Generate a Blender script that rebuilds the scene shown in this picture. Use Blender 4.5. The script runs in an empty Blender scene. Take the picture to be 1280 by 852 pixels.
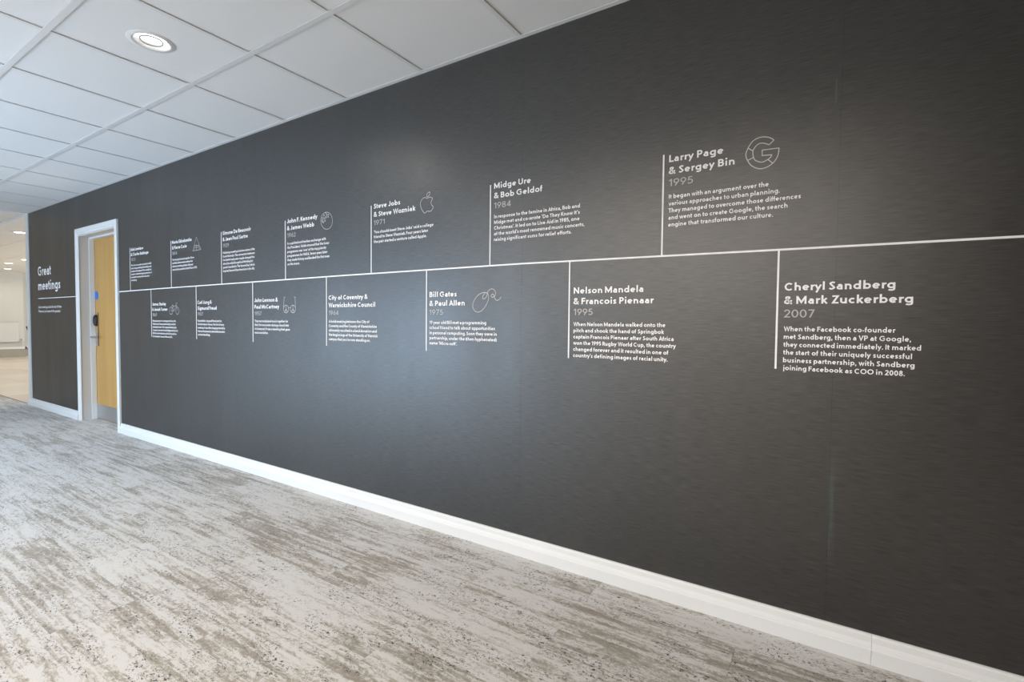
import bpy, bmesh, math, random
from mathutils import Matrix, Vector
rnd = random.Random(7)
scene = bpy.context.scene
C = scene.collection

# ---------------------------------------------------------------- camera
cam_d = bpy.data.cameras.new('camera')
cam_d.sensor_width = 36.0
cam_d.lens = 618.75 * 36.0 / 1280.0
cam_d.clip_start = 0.02
cam = bpy.data.objects.new('camera', cam_d)
C.objects.link(cam)
YAW, PITCH, ROLL = 0.5705, -0.0355, 0.0099
fw = Vector((-math.sin(YAW)*math.cos(PITCH), math.cos(YAW)*math.cos(PITCH), math.sin(PITCH)))
rt0 = Vector((math.cos(YAW), math.sin(YAW), 0)); up0 = rt0.cross(fw)
rt = rt0*math.cos(ROLL) + up0*math.sin(ROLL)
up = -rt0*math.sin(ROLL) + up0*math.cos(ROLL)
m = Matrix.Identity(4)
for i in range(3):
    m[i][0] = rt[i]; m[i][1] = up[i]; m[i][2] = -fw[i]
m[0][3], m[1][3], m[2][3] = 0.0, -1.9608, 1.0875
cam.matrix_world = m
scene.camera = cam

# ---------------------------------------------------------------- exposure, sky
scene.view_settings.view_transform = 'Standard'
scene.view_settings.look = 'None'
scene.view_settings.gamma = 1.0
scene.view_settings.use_curve_mapping = False
scene.view_settings.exposure = 0.68
world = bpy.data.worlds.new('sky'); scene.world = world
world.use_nodes = True
wb = world.node_tree.nodes['Background']
wb.inputs['Color'].default_value = (0.62, 0.78, 1.0, 1)
wb.inputs['Strength'].default_value = 1.6

# ---------------------------------------------------------------- daylight through the windows, added far room fill, lamp strengths
CORR_Y = -3.4           # face of the window wall opposite the dark wall
WINDOWS = [(-7.1, -5.4), (-5.0, -3.3)]
WIN_Z = (0.06, 1.62)
DAY = 33.0
def area(name, loc, rot, sx, sy, power, col):
    l = bpy.data.lights.new(name, 'AREA'); l.shape = 'RECTANGLE'; l.size = sx; l.size_y = sy
    l.energy = power; l.color = col
    o = bpy.data.objects.new(name, l); o.location = loc; o.rotation_euler = rot; C.objects.link(o); return o
for a, b in WINDOWS:                  # daylight comes down from the sky: three tilted bands fill each opening
    hh = (WIN_Z[1]-WIN_Z[0]-0.1)/3
    for k in range(3):
        area('window_daylight', ((a+b)/2, CORR_Y-0.005, WIN_Z[0]+0.05+hh*(k+0.5)), (math.pi/2-math.radians(22), 0, 0), b-a-0.1, hh-0.005, DAY/3, (0.56, 0.77, 1.0))
area('far_room_fill', (-13.5, 5.85, 1.5), (-math.pi/2, 0, 0), 8, 1.6, 160, (1.0, 0.99, 0.97))  # added fill panel before a solid wall, brightens the far room
LAMP_W = {"wall_row": 6.0, "far": 8.0, "near": 75.0, "mid": 60.0}  # far, mid and near power the fill downlights added out of view
FAR_LAMP_W = 15.0
# ---------------------------------------------------------------- helpers
def tag(o, label=None, cat=None, group=None, kind=None):
    if label: o['label'] = label
    if cat: o['category'] = cat
    if group: o['group'] = group
    if kind: o['kind'] = kind
    return o
def mesh_obj(name, bm, mat, parent=None, smooth=False):
    me = bpy.data.meshes.new(name)
    bmesh.ops.recalc_face_normals(bm, faces=bm.faces)
    bm.to_mesh(me); bm.free()
    if smooth:
        for p in me.polygons: p.use_smooth = True
    if mat:
        for mm in (mat if isinstance(mat, (list, tuple)) else [mat]): me.materials.append(mm)
    return link(name, me, parent)
def link(name, me, parent=None, loc=None):
    o = bpy.data.objects.new(name, me); C.objects.link(o)
    if parent: o.parent = parent
    if loc: o.location = loc
    return o
def empty(name, loc=(0, 0, 0)):
    o = bpy.data.objects.new(name, None); o.empty_display_size = 0.1; C.objects.link(o); o.location = loc; return o
def box(bm, x0, x1, y0, y1, z0, z1, mi=0):
    v = [bm.verts.new(p) for p in ((x0,y0,z0),(x1,y0,z0),(x1,y1,z0),(x0,y1,z0),(x0,y0,z1),(x1,y0,z1),(x1,y1,z1),(x0,y1,z1))]
    for f in ((0,3,2,1),(4,5,6,7),(0,1,5,4),(1,2,6,5),(2,3,7,6),(3,0,4,7)):
        fc = bm.faces.new([v[i] for i in f]); fc.material_index = mi
    return v
def boxes(name, L, mat, parent=None, bevel=0):
    bm = bmesh.new()
    for b in L: box(bm, *b)
    if bevel: bmesh.ops.bevel(bm, geom=bm.edges[:], offset=bevel, segments=2, affect='EDGES', profile=0.6)
    return mesh_obj(name, bm, mat, parent)
def sweep_x(name, prof, x0, x1, mat, parent=None):
    """profile of (y, z) points swept along x, ends closed"""
    bm = bmesh.new()
    a = [bm.verts.new((x0, y, z)) for y, z in prof]; b = [bm.verts.new((x1, y, z)) for y, z in prof]
    n = len(prof)
    for i in range(n): bm.faces.new((a[i], a[(i+1) % n], b[(i+1) % n], b[i]))
    bm.faces.new(a); bm.faces.new(b[::-1])
    return mesh_obj(name, bm, mat, parent)
def lathe(bm, prof, cx, cy, n=32, axis='z', mi=0):
    rings = []
    for r, h in prof:
        ring = []
        for i in range(n):
            t = 2*math.pi*i/n; u, v = r*math.cos(t), r*math.sin(t)
            ring.append(bm.verts.new((cx+u, cy+v, h) if axis == 'z' else (cx+u, h, cy+v)))
        rings.append(ring)
    for a, b in zip(rings, rings[1:]):
        for i in range(n):
            f = bm.faces.new((a[i], a[(i+1) % n], b[(i+1) % n], b[i])); f.material_index = mi
    return rings
def tube(bm, pts, r, n=10):
    rings = []
    for k, p in enumerate(pts):
        p = Vector(p)
        d = (Vector(pts[min(k+1, len(pts)-1)]) - Vector(pts[max(k-1, 0)])).normalized()
        s = d.orthogonal().normalized() if not rings else (sprev - d*sprev.dot(d)).normalized()
        sprev = s; t = d.cross(s)
        rings.append([bm.verts.new(p + (s*math.cos(2*math.pi*i/n) + t*math.sin(2*math.pi*i/n))*r) for i in range(n)])
    for a, b in zip(rings, rings[1:]):
        for i in range(n): bm.faces.new((a[i], a[(i+1) % n], b[(i+1) % n], b[i]))
    bm.faces.new(rings[0][::-1]); bm.faces.new(rings[-1])

# ---------------------------------------------------------------- materials
class NT:
    def __init__(s, name, rough=0.5, col=(0.8, 0.8, 0.8), metal=0, spec=0.5, ior=1.5):
        s.m = bpy.data.materials.new(name); s.m.use_nodes = True
        s.t = s.m.node_tree; s.b = s.t.nodes['Principled BSDF']
        s.b.inputs['Base Color'].default_value = (*col, 1); s.b.inputs['Roughness'].default_value = rough
        s.b.inputs['Metallic'].default_value = metal; s.b.inputs['Specular IOR Level'].default_value = spec
        s.b.inputs['IOR'].default_value = ior
    def n(s, typ, **kw):
        nd = s.t.nodes.new(typ)
        for k, v in kw.items():
            if k in nd.inputs: s.set(nd.inputs[k], v)
            else: setattr(nd, k, v)
        return nd
    def set(s, inp, v):
        if isinstance(v, bpy.types.NodeSocket): s.t.links.new(v, inp)
        else: inp.default_value = v
    def coords(s, scale=(1, 1, 1), rand=0.0, obj=True):
        tc = s.n('ShaderNodeTexCoord'); mp = s.n('ShaderNodeMapping')
        s.t.links.new(tc.outputs['Object'] if obj else tc.outputs['Generated'], mp.inputs['Vector']); mp.inputs['Scale'].default_value = scale
        if rand:
            oi = s.n('ShaderNodeObjectInfo'); ml = s.n('ShaderNodeVectorMath', operation='SCALE')
            cb = s.n('ShaderNodeCombineXYZ'); s.t.links.new(oi.outputs['Random'], cb.inputs[0]); 
            m7 = s.n('ShaderNodeMath', operation='MULTIPLY'); m7.inputs[1].default_value = 7.31; s.t.links.new(oi.outputs['Random'], m7.inputs[0])
            s.t.links.new(m7.outputs[0], cb.inputs[1]); s.t.links.new(oi.outputs['Random'], cb.inputs[2])
            s.t.links.new(cb.outputs[0], ml.inputs[0]); ml.inputs['Scale'].default_value = rand
            s.t.links.new(ml.outputs[0], mp.inputs['Location'])
        return mp.outputs[0]
    def noise(s, vec, scale, detail=4, rough=0.5, dist=0.0):
        nd = s.n('ShaderNodeTexNoise'); nd.inputs['Scale'].default_value = scale; nd.inputs['Detail'].default_value = detail
        nd.inputs['Roughness'].default_value = rough; nd.inputs['Distortion'].default_value = dist
        s.t.links.new(vec, nd.inputs['Vector']); return nd.outputs['Fac']
    def ramp(s, fac, stops):
        r = s.n('ShaderNodeValToRGB'); s.t.links.new(fac, r.inputs[0]); e = r.color_ramp.elements
        while len(e) < len(stops): e.new(0.5)
        for el, (p, c) in zip(e, stops): el.position = p; el.color = (c, c, c, 1) if isinstance(c, (int, float)) else (*c, 1)
        return r.outputs[0]
    def mix(s, f, a, b, typ='MIX'):
        nd = s.n('ShaderNodeMix', data_type='RGBA', blend_type=typ)
        s.set(nd.inputs[0], f); s.set(nd.inputs[6], a if not isinstance(a, tuple) else (*a, 1)); s.set(nd.inputs[7], b if not isinstance(b, tuple) else (*b, 1))
        return nd.outputs[2]
    def bump(s, h, strength, dist):
        b = s.n('ShaderNodeBump'); b.inputs['Strength'].default_value = strength; b.inputs['Distance'].default_value = dist
        s.t.links.new(h, b.inputs['Height']); s.t.links.new(b.outputs[0], s.b.inputs['Normal'])
def simple(name, col, rough=0.5, metal=0, spec=0.5): return NT(name, rough, col, metal, spec).m

def m_wallpaper():
    a = NT('dark_linen_wallpaper', 0.5, (0.02, 0.02, 0.02), spec=0.5)
    weave = a.noise(a.coords((16, 16, 560)), 1.0, 3, 0.65)
    warp = a.noise(a.coords((200, 60, 5)), 1.0, 2, 0.5)
    cloud = a.noise(a.coords((1.0, 1.0, 0.22)), 2.6, 4, 0.55)
    tint = a.noise(a.coords((1.0, 1.0, 0.16), 0), 4.3, 2, 0.5)
    base = a.mix(a.ramp(tint, [(0.38, 0.0), (0.62, 1.0)]), (0.0042, 0.0036, 0.0029), (0.0058, 0.0041, 0.0037))
    base = a.mix(a.ramp(weave, [(0.42, 0.0), (0.66, 1.0)]), base, (0.008, 0.0068, 0.006))
    a.set(a.b.inputs['Base Color'], a.mix(a.ramp(warp, [(0.3, 0.35), (0.5, 0.0)]), base, (0.004, 0.004, 0.004)))
    v = a.coords((1, 1, 1))
    def win(axis, c, hw, soft):          # 1 inside |p-c|<hw along an axis
        sx = a.n('ShaderNodeSeparateXYZ'); a.set(sx.inputs[0], v)
        d = a.n('ShaderNodeMath', operation='SUBTRACT'); a.set(d.inputs[0], sx.outputs[axis]); d.inputs[1].default_value = c
        e = a.n('ShaderNodeMath', operation='ABSOLUTE'); a.set(e.inputs[0], d.outputs[0])
        r = a.n('ShaderNodeMapRange'); a.set(r.inputs[0], e.outputs[0]); r.inputs[1].default_value = hw; r.inputs[2].default_value = hw+soft; r.inputs[3].default_value = 1; r.inputs[4].default_value = 0
        return r.outputs[0]
    def mul(p, q): k_ = a.n('ShaderNodeMath', operation='MULTIPLY'); a.set(k_.inputs[0], p); a.set(k_.inputs[1], q); return k_.outputs[0]
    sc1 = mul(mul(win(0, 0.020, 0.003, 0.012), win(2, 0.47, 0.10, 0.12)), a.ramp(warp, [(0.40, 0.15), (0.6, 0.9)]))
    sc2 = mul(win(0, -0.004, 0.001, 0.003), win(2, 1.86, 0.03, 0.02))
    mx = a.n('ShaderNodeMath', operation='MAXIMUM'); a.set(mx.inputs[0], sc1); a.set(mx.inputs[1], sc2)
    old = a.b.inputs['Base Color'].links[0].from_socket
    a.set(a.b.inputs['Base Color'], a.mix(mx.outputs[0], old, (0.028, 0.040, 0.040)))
    rr = a.n('ShaderNodeMapRange'); a.set(rr.inputs[0], a.mix(0.4, cloud, weave)); rr.inputs[1].default_value = 0.3; rr.inputs[2].default_value = 0.7; rr.inputs[3].default_value = WALL_R - 0.07; rr.inputs[4].default_value = WALL_R + 0.07
    a.set(a.b.inputs['Roughness'], rr.outputs[0])
    sp = a.n('ShaderNodeMapRange'); a.set(sp.inputs[0], weave); sp.inputs[1].default_value = 0.3; sp.inputs[2].default_value = 0.7; sp.inputs[3].default_value = WALL_S*0.74; sp.inputs[4].default_value = WALL_S*1.26
    a.set(a.b.inputs['Specular IOR Level'], sp.outputs[0])
    a.bump(a.mix(0.35, weave, warp), 0.35, 0.0008)
    return a.m
def m_carpet():
    a = NT('grey_patterned_carpet', 0.95, spec=0.1)
    R = 40.0
    big = a.noise(a.coords((0.9, 2.0, 1), R*0.25), 1.2, 3, 0.6, 0.4)
    streak = a.noise(a.coords((2.4, 36, 1), R), 1.0, 5, 0.66, 0.4)
    blot = a.noise(a.coords((26, 46, 1), R), 1.0, 6, 0.84, 1.6)
    blot2 = a.noise(a.coords((16, 30, 1), R*1.7), 1.0, 6, 0.84, 1.6)
    speck = a.noise(a.coords((80, 130, 1), R), 1.0, 2, 0.7, 1.0)
    clump = a.noise(a.coords((5, 14, 1), R*1.3), 1.0, 3, 0.6, 0.5)
    pile = a.noise(a.coords((1, 1, 1)), 300, 2, 0.7)
    def blend(*ws):                       # weighted sum of 0..1 noises
        out = None
        for f, w in ws:
            m_ = a.n('ShaderNodeMath', operation='MULTIPLY_ADD'); a.set(m_.inputs[0], f); m_.inputs[1].default_value = w
            if out is None: m_.inputs[2].default_value = 0
            else: a.set(m_.inputs[2], out)
            out = m_.outputs[0]
        return out
    f1 = blend((streak, 0.33), (blot, 0.42), (big, 0.25))
    f2 = blend((streak, 0.34), (blot2, 0.51), (big, 0.15))
    light = a.mix(a.ramp(f2, [(0.462, 0.0), (0.505, 1.0)]), C_LIGHT_A, C_LIGHT_B)
    mid = a.mix(a.ramp(f2, [(0.44, 0.0), (0.51, 1.0)]), C_MID_A, C_MID_B)
    col = a.mix(a.ramp(f1, [(0.470, 1.0), (0.492, 0.0)]), light, mid)
    cl = a.ramp(clump, [(0.46, 0.0), (0.56, 1.0)])
    sp = a.ramp(speck, [(0.385, 1.0), (0.425, 0.0)])
    spm = a.n('ShaderNodeMath', operation='MULTIPLY'); a.set(spm.inputs[0], cl); a.set(spm.inputs[1], sp)
    col = a.mix(spm.outputs[0], col, C_DARK)
    oi = a.n('ShaderNodeObjectInfo')
    tone = a.n('ShaderNodeMapRange'); a.set(tone.inputs[0], oi.outputs['Random']); tone.inputs[3].default_value = 0.97; tone.inputs[4].default_value = 1.03
    gp = a.n('ShaderNodeMapRange'); a.set(gp.inputs[0], pile); gp.inputs[3].default_value = 0.78; gp.inputs[4].default_value = 1.20
    mm = a.n('ShaderNodeMath', operation='MULTIPLY'); a.set(mm.inputs[0], tone.outputs[0]); a.set(mm.inputs[1], gp.outputs[0])
    sc = a.n('ShaderNodeVectorMath', operation='SCALE'); a.set(sc.inputs[0], col); a.set(sc.inputs['Scale'], mm.outputs[0])
    a.set(a.b.inputs['Base Color'], sc.outputs[0])
    a.b.inputs['Sheen Weight'].default_value = 0.25; a.b.inputs['Sheen Roughness'].default_value = 0.5
    a.bump(blend((pile, 0.6), (blot, 0.4)), 0.6, 0.003)
    return a.m
def m_tile():
    a = NT('ceiling_tile_white', 0.9, spec=0.2)
    f = a.noise(a.coords((1, 1, 1), 9), 300, 3, 0.7); oi = a.n('ShaderNodeObjectInfo')
    c = a.mix(oi.outputs['Random'], (0.90, 0.90, 0.90), (0.93, 0.93, 0.93))
    a.set(a.b.inputs['Base Color'], a.mix(a.ramp(f, [(0.3, 0.5), (0.6, 0.0)]), c, (0.86, 0.86, 0.86)))
    a.bump(f, 0.25, 0.0008); return a.m
def m_paint(name, c, rough=0.5, spec=0.5):
    a = NT(name, rough, c, spec=spec)
    f = a.noise(a.coords((1, 1, 1)), 3.0, 4); a.set(a.b.inputs['Base Color'], a.mix(f, tuple(x*0.97 for x in c), c))
    a.bump(a.noise(a.coords((1, 1, 1)), 350, 2), 0.08, 0.0006); return a.m
def m_oak():
    a = NT('oak_veneer', 0.42, (0.7, 0.45, 0.15), spec=0.4)
    g = a.noise(a.coords((60, 60, 1.6)), 1.0, 5, 0.6, 0.6); w = a.noise(a.coords((9, 9, 0.7)), 1.0, 3)
    c = a.mix(g, (0.48, 0.25, 0.06), (0.66, 0.39, 0.13)); a.set(a.b.inputs['Base Color'], a.mix(a.ramp(w, [(0.35, 0.45), (0.65, 0.0)]), c, (0.44, 0.23, 0.06)))
    a.bump(g, 0.1, 0.0005); return a.m
def m_emit(name, col, s):
    a = NT(name, 0.5, col); a.b.inputs['Emission Color'].default_value = (*col, 1); a.b.inputs['Emission Strength'].default_value = s; return a.m
def m_glass():
    a = NT('window_glass', 0.02, (1, 1, 1)); a.b.inputs['Transmission Weight'].default_value = 1.0; a.b.inputs['IOR'].default_value = 1.05; return a.m

WALL_R = 0.44
WALL_S = 1.3
C_LIGHT_A, C_LIGHT_B = (0.435, 0.408, 0.368), (0.570, 0.560, 0.545)
C_MID_A, C_MID_B = (0.262, 0.236, 0.198), (0.385, 0.355, 0.310)
C_DARK = (0.060, 0.050, 0.050)
M_WALLP = m_wallpaper(); M_CARPET = m_carpet(); M_TILE = m_tile()
M_TEE = simple('tee_white_metal', (0.84, 0.84, 0.84), 0.45)
M_GLOSSW = m_paint('white_gloss_paint', (0.76, 0.76, 0.755), 0.5, 0.3)
M_WHITE = m_paint('white_wall_paint', (0.80, 0.80, 0.79), 0.8, 0.2)
M_FARWALL = m_paint('pale_grey_wall_paint', (0.60, 0.60, 0.57), 0.8, 0.2)
M_CEILW = m_paint('white_ceiling_paint', (0.86, 0.85, 0.83), 0.9, 0.1)
M_CHAR = m_paint('charcoal_wall_paint', (0.006, 0.0055, 0.005), 0.8, 0.1)
M_JAMB = m_paint('door_lining_paint', (0.60, 0.575, 0.55), 0.4)
M_OAK = m_oak()
M_STEEL = simple('brushed_steel', (0.62, 0.62, 0.63), 0.32, 1.0)
M_BLACK = simple('black_plastic', (0.012, 0.012, 0.014), 0.4)
M_BLUE = simple('blue_sign_plastic', (0.02, 0.16, 0.62), 0.35)
M_BRONZE = simple('bronze_edge_strip', (0.25, 0.14, 0.05), 0.4, 0.5)
M_LET = simple('white_lettering_vinyl', (0.95, 0.93, 0.93), 0.6, 0, 0.2)
M_GREY = simple('grey_lettering_vinyl', (0.50, 0.48, 0.47), 0.6, 0, 0.2)
M_ICON = simple('light_grey_icon_vinyl', (0.60, 0.575, 0.56), 0.6, 0, 0.2)
M_LAMP = m_emit('lamp_diffuser', (1.0, 0.98, 0.95), 4.0)
M_FLAMP = m_emit('far_lamp_diffuser', (1.0, 0.97, 0.92), 5.0)
M_REFL = simple('lamp_reflector', (0.85, 0.85, 0.85), 0.2, 0.3)
M_RING = simple('lamp_ring_grey', (0.30, 0.30, 0.31), 0.5)
M_RAD = simple('radiator_enamel', (0.60, 0.60, 0.585), 0.3)
M_GLASS = m_glass(); M_PIPEBOX = m_paint('taupe_skirting_paint', (0.34, 0.32, 0.27), 0.5)
def m_stone():
    a = NT('cream_floor_tile', 0.35, spec=0.5); oi = a.n('ShaderNodeObjectInfo')
    f = a.noise(a.coords((1, 1, 1), 11), 5, 5); c = a.mix(oi.outputs['Random'], (0.66, 0.58, 0.47), (0.74, 0.67, 0.56))
    a.set(a.b.inputs['Base Color'], a.mix(a.ramp(f, [(0.35, 0.3), (0.65, 0)]), c, (0.60, 0.52, 0.41))); return a.m
M_STONE = m_stone()

# ---------------------------------------------------------------- structure: floor
XE, H = -8.5, 2.389                 # left end of the dark wall, ceiling grid height
XR = 2.0                            # right end wall
FLOOR_X0 = -22.0
floor = boxes('floor', [(FLOOR_X0, XR+0.2, CORR_Y-0.2, 0.0, -0.15, -0.007), (XE-0.001, XR+0.2, 0.0, 0.3, -0.15, -0.007)], M_CARPET)
tag(floor, 'mottled grey and taupe carpet running along the dark wall', kind='structure')
rows = [0.0, -0.16]
while rows[-1] > CORR_Y: rows.append(max(rows[-1]-0.25, CORR_Y))
pm = {}
for r in range(len(rows)-1):
    y1, y0 = rows[r], rows[r+1]; off = (0.215, 0.760)[r % 2]
    x = -11.0 + (off - 0.0) - 1.0
    while x < XR:
        a, b = max(x, -11.0), min(x+1.0, XR)
        if b-a > 0.02:
            key = (round(b-a, 3), round(y1-y0, 3))
            if key not in pm:
                bm = bmesh.new(); g = 0.0004
                box(bm, g, b-a-g, g, y1-y0-g, -0.007, 0.0)
                me = bpy.data.meshes.new('carpet_plank'); bm.to_mesh(me); bm.free(); me.materials.append(M_CARPET); pm[key] = me
            o = link('carpet_plank', pm[key], floor, (a, y0, rnd.uniform(-0.0004, 0.0002)))
        x += 1.0
# carpet inside the door recess
link('carpet_plank', boxes('threshold', [(-6.74, -5.79, 0.0, 0.28, -0.007, 0.0)], M_CARPET).data, floor)
bpy.data.objects.remove(bpy.data.objects['threshold'])
# cream tiled floor of the room beyond the wall end
far_floor = boxes('floor', [(FLOOR_X0, XE-0.001, 0.0, 6.0, -0.15, -0.008)], M_STONE)
tag(far_floor, 'cream stone tiled floor of the bright room beyond the dark wall', kind='structure')
bm = bmesh.new(); box(bm, 0.002, 0.598, 0.002, 0.598, -0.008, 0.0)
tme = bpy.data.meshes.new('floor_tile'); bm.to_mesh(tme); bm.free(); tme.materials.append(M_STONE)
for i in range(19):
    for j in range(6):
        link('floor_tile', tme, far_floor, (XE-0.02-0.6*(i+1), 0.012+0.6*j, 0))
boxes('trim_3', [(FLOOR_X0, XE-0.02, -0.003, 0.012, -0.01, 0.002)], M_BRONZE)['kind'] = 'structure'

# ---------------------------------------------------------------- structure: ceiling
ceil = boxes('ceiling', [(XE, XR+0.2, CORR_Y-0.2, 0.3, H+0.03, H+0.25)], M_CHAR)
tag(ceil, 'suspended ceiling of square white tiles in a metal grid', kind='structure')
X0, W1 = -1.8226, 0.584
xs = [X0-0.6*n for n in range(-7, 12)]; xs = sorted([XR]+[x for x in xs if XE+0.03 < x < XR-0.05]+[XE])
ys = [0.0]+[-(W1+0.6*k) for k in range(0, 5)]+[CORR_Y]
TH = 0.006
tc = {}
LX, LY = X0-0.6-0.3, -(W1+0.3)
def tile_mesh(w, d, hole):
    bm = bmesh.new()
    if not hole:
        box(bm, 0.001, w-0.001, 0.001, d-0.001, 0, 0.015)
    else:
        n = 32; cx, cy = w/2, d/2; out = []; inn = []
        for i in range(n):
            t = 2*math.pi*i/n; c, s = math.cos(t), math.sin(t); k = (w/2-0.001)/max(abs(c), abs(s))
            out.append((cx+c*k, cy+s*k)); inn.append((cx+c*0.082, cy+s*0.082))
        for z in (0, 0.015):
            a = [bm.verts.new((*p, z)) for p in out]; b = [bm.verts.new((*p, z)) for p in inn]
            for i in range(n): bm.faces.new((a[i], a[(i+1) % n], b[(i+1) % n], b[i]))
    me = bpy.data.meshes.new('ceiling_tile'); bm.to_mesh(me); bm.free(); me.materials.append(M_TILE); return me
tm = {}
lamps_at = []
for i in range(len(xs)-1):
    for j in range(len(ys)-1):
        w, d = xs[i+1]-xs[i], ys[j]-ys[j+1]
        cx, cy = (xs[i]+xs[i+1])/2, (ys[j]+ys[j+1])/2
        hole = (j == 1 and abs(cx-LX) < 0.05) or (j == 4 and min(abs(cx-(LX+q)) for q in (-5.4, -3.0, 0.0, 1.2, 2.4)) < 0.05)  # row by the windows: unseen fill lamps added to light floor and skirting
        if hole: lamps_at.append((cx, cy))
        k = (round(w, 3), round(d, 3), hole)
        if k not in tm: tm[k] = tile_mesh(w, d, hole)
        link('ceiling_tile', tm[k], ceil, (xs[i], ys[j+1], H+TH+rnd.uniform(-0.0006, 0.0006)))
def tee_bm(L, along_x, wd):
    bm = bmesh.new(); f = wd/2
    if along_x: box(bm, 0, L, -f, f, 0, 0.0025); box(bm, 0, L, -0.003, 0.003, 0.0025, 0.03)
    else: box(bm, -f, f, 0, L, 0, 0.0025); box(bm, -0.003, 0.003, 0, L, 0.0025, 0.03)
    me = bpy.data.meshes.new('tee'); bm.to_mesh(me); bm.free(); me.materials.append(M_TEE); return me
main = tee_bm(XR-XE, True, 0.026)
for y in ys[1:-1]: link('main_tee', main, ceil, (XE, y, H-0.0022))
cm = {}
for x in xs[1:-1]:
    for j in range(len(ys)-1):
        d = ys[j]-ys[j+1]-0.026
        if round(d, 3) not in cm: cm[round(d, 3)] = tee_bm(d, False, 0.022)
        link('cross_tee', cm[round(d, 3)], ceil, (x, ys[j+1]+0.013, H+0.0005))
boxes('wall_angle', [(XE, XR, -0.022, 0.0, H-0.001, H+0.002), (XE, XR, -0.0015, 0, H+0.002, H+0.03)], M_TEE, ceil)
boxes('wall_angle', [(XE, XR, CORR_Y, CORR_Y+0.022, H-0.001, H+0.002)], M_TEE, ceil)
boxes('edge_channel', [(XE-0.03, XE+0.02, CORR_Y, 0.0, H-0.004, H+0.03)], M_TEE, ceil)
# ceilings beyond the wall end
fc = boxes('ceiling', [(FLOOR_X0, XE-0.03, CORR_Y-0.2, -0.02, H-0.004, H+0.2), (FLOOR_X0, XE-0.03, -0.02, 6.2, H+0.03, H+0.25)], M_CEILW)
tag(fc, 'bright white ceiling beyond the end of the dark wall', kind='structure')
boxes('edge_channel', [(FLOOR_X0, XE-0.03, -0.02, 0.02, H-0.03, H+0.03)], M_TEE, fc)
ftm = tile_mesh(0.594, 0.594, False)
ftm = ftm.copy(); ftm.materials.clear(); ftm.materials.append(M_CEILW)
for i in range(22):
    for j in range(7): link('ceiling_tile', ftm, fc, (XE-0.04-0.6*(i+1), 0.03+0.6*j, H+TH))

# ---------------------------------------------------------------- structure: dark wall with its door opening
DX0, DX1, DZ = -6.74, -5.79, 1.975      # opening
TW = 0.3
wr = boxes('wall_right', [(XE, DX0-0.02, 0.004, TW, -0.007, H+0.03), (DX1+0.02, XR, 0.004, TW, -0.007, H+0.03), (DX0-0.02, DX1+0.02, 0.004, TW, DZ+0.02, H+0.03)], M_CHAR)
tag(wr, 'long dark charcoal wall carrying the white timeline lettering', kind='structure')
seams = [-8.41, -7.315, -6.10, -4.88, -3.66, -2.441, -1.208, 0.012, 1.23, XR]
ZT = H+0.002
for a, b in zip(seams, seams[1:]):
    a += 0.0002; b -= 0.0002; L = []
    y0, y1 = rnd.uniform(-0.0002, 0.0), 0.0045
    if b < DX0 or a > DX1: L = [(a, b, y0, y1, 0, ZT)]
    elif a < DX0: L = [(a, DX0, y0, y1, 0, ZT), (DX0, b, y0, y1, DZ, ZT)]
    else: L = [(a, DX1, y0, y1, DZ, ZT), (DX1, b, y0, y1, 0, ZT)]
    o = boxes('wallpaper_drop', L, M_WALLP, wr)
boxes('trim_1', [(XE-0.006, -8.41, -0.010, 0.004, 0.0, H), (XE-0.006, XE, 0.004, TW, 0, H)], M_GLOSSW)['kind'] = 'structure'
# skirting: tall board with a small stepped top
def skirt_prof(h=0.0923, t=0.022):
    return [(0.0, 0.0), (-t, 0.0), (-t, h*0.52), (-t+0.003, h*0.55), (-t+0.004, h*0.60), (-t+0.009, h*0.74), (-t+0.010, h*0.92), (-t+0.013, h*0.985), (-t+0.016, h), (0.0, h)]
sk = sweep_x('baseboard_right', skirt_prof(), -5.71, -2.62, M_GLOSSW); sk['kind'] = 'structure'
sk['label'] = 'glossy white skirting board at the foot of the dark wall'
for a, b in ((-2.619, 0.14), (0.1408, XR)): sweep_x('skirting_length', skirt_prof(), a, b, M_GLOSSW, sk)
sk2 = sweep_x('baseboard_far', skirt_prof(), XE-0.028, -6.805, M_GLOSSW); sk2['kind'] = 'structure'
sk2['label'] = 'short white skirting left of the door'

# ---------------------------------------------------------------- door
door = empty('door_1', (0, 0, 0)); tag(door, 'oak door recessed in a white painted frame in the dark wall', kind='structure')
AW = 0.066; AT = 0.020
ax0, ax1, az = DX0-AW+0.006, DX1+AW-0.006+0.012, DZ+AW
def arch_frame():
    # mitred architrave: front profile stepped in two planes
    bm = bmesh.new()
    steps = [(0.0, AT*0.75), (0.012, AT), (0.040, AT), (0.046, AT*0.62), (AW-0.004, AT*0.55), (AW, AT*0.2)]
    # loops around: left foot, left top, right top, right foot; inset k from the outer edge
    def loop(k, t): return [(ax0+k, -t, 0), (ax0+k, -t, az-k), (ax1-k, -t, az-k), (ax1-k, -t, 0)]
    L = [loop(0, 0)] + [loop(k, t) for k, t in steps] + [loop(AW, 0)]
    V = [[bm.verts.new(p) for p in l] for l in L]
    for a, b in zip(V, V[1:]):
        for i in range(3): bm.faces.new((a[i], a[i+1], b[i+1], b[i]))
    return bm
mesh_obj('architrave', arch_frame(), M_GLOSSW, door)
boxes('door_lining', [(DX0-0.019, DX0, -0.001, TW, 0, DZ), (DX1, DX1+0.019, -0.001, TW, 0, DZ), (DX0-0.019, DX1+0.019, -0.001, TW, DZ-0.012, DZ+0.019)], M_JAMB, door)
boxes('door_stop', [(DX0, DX0+0.012, 0.082, 0.128, 0, DZ-0.012), (DX1-0.012, DX1, 0.082, 0.128, 0, DZ-0.012), (DX0, DX1, 0.082, 0.128, DZ-0.03, DZ-0.012)], M_GLOSSW, door, 0.002)
DY = 0.130
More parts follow.
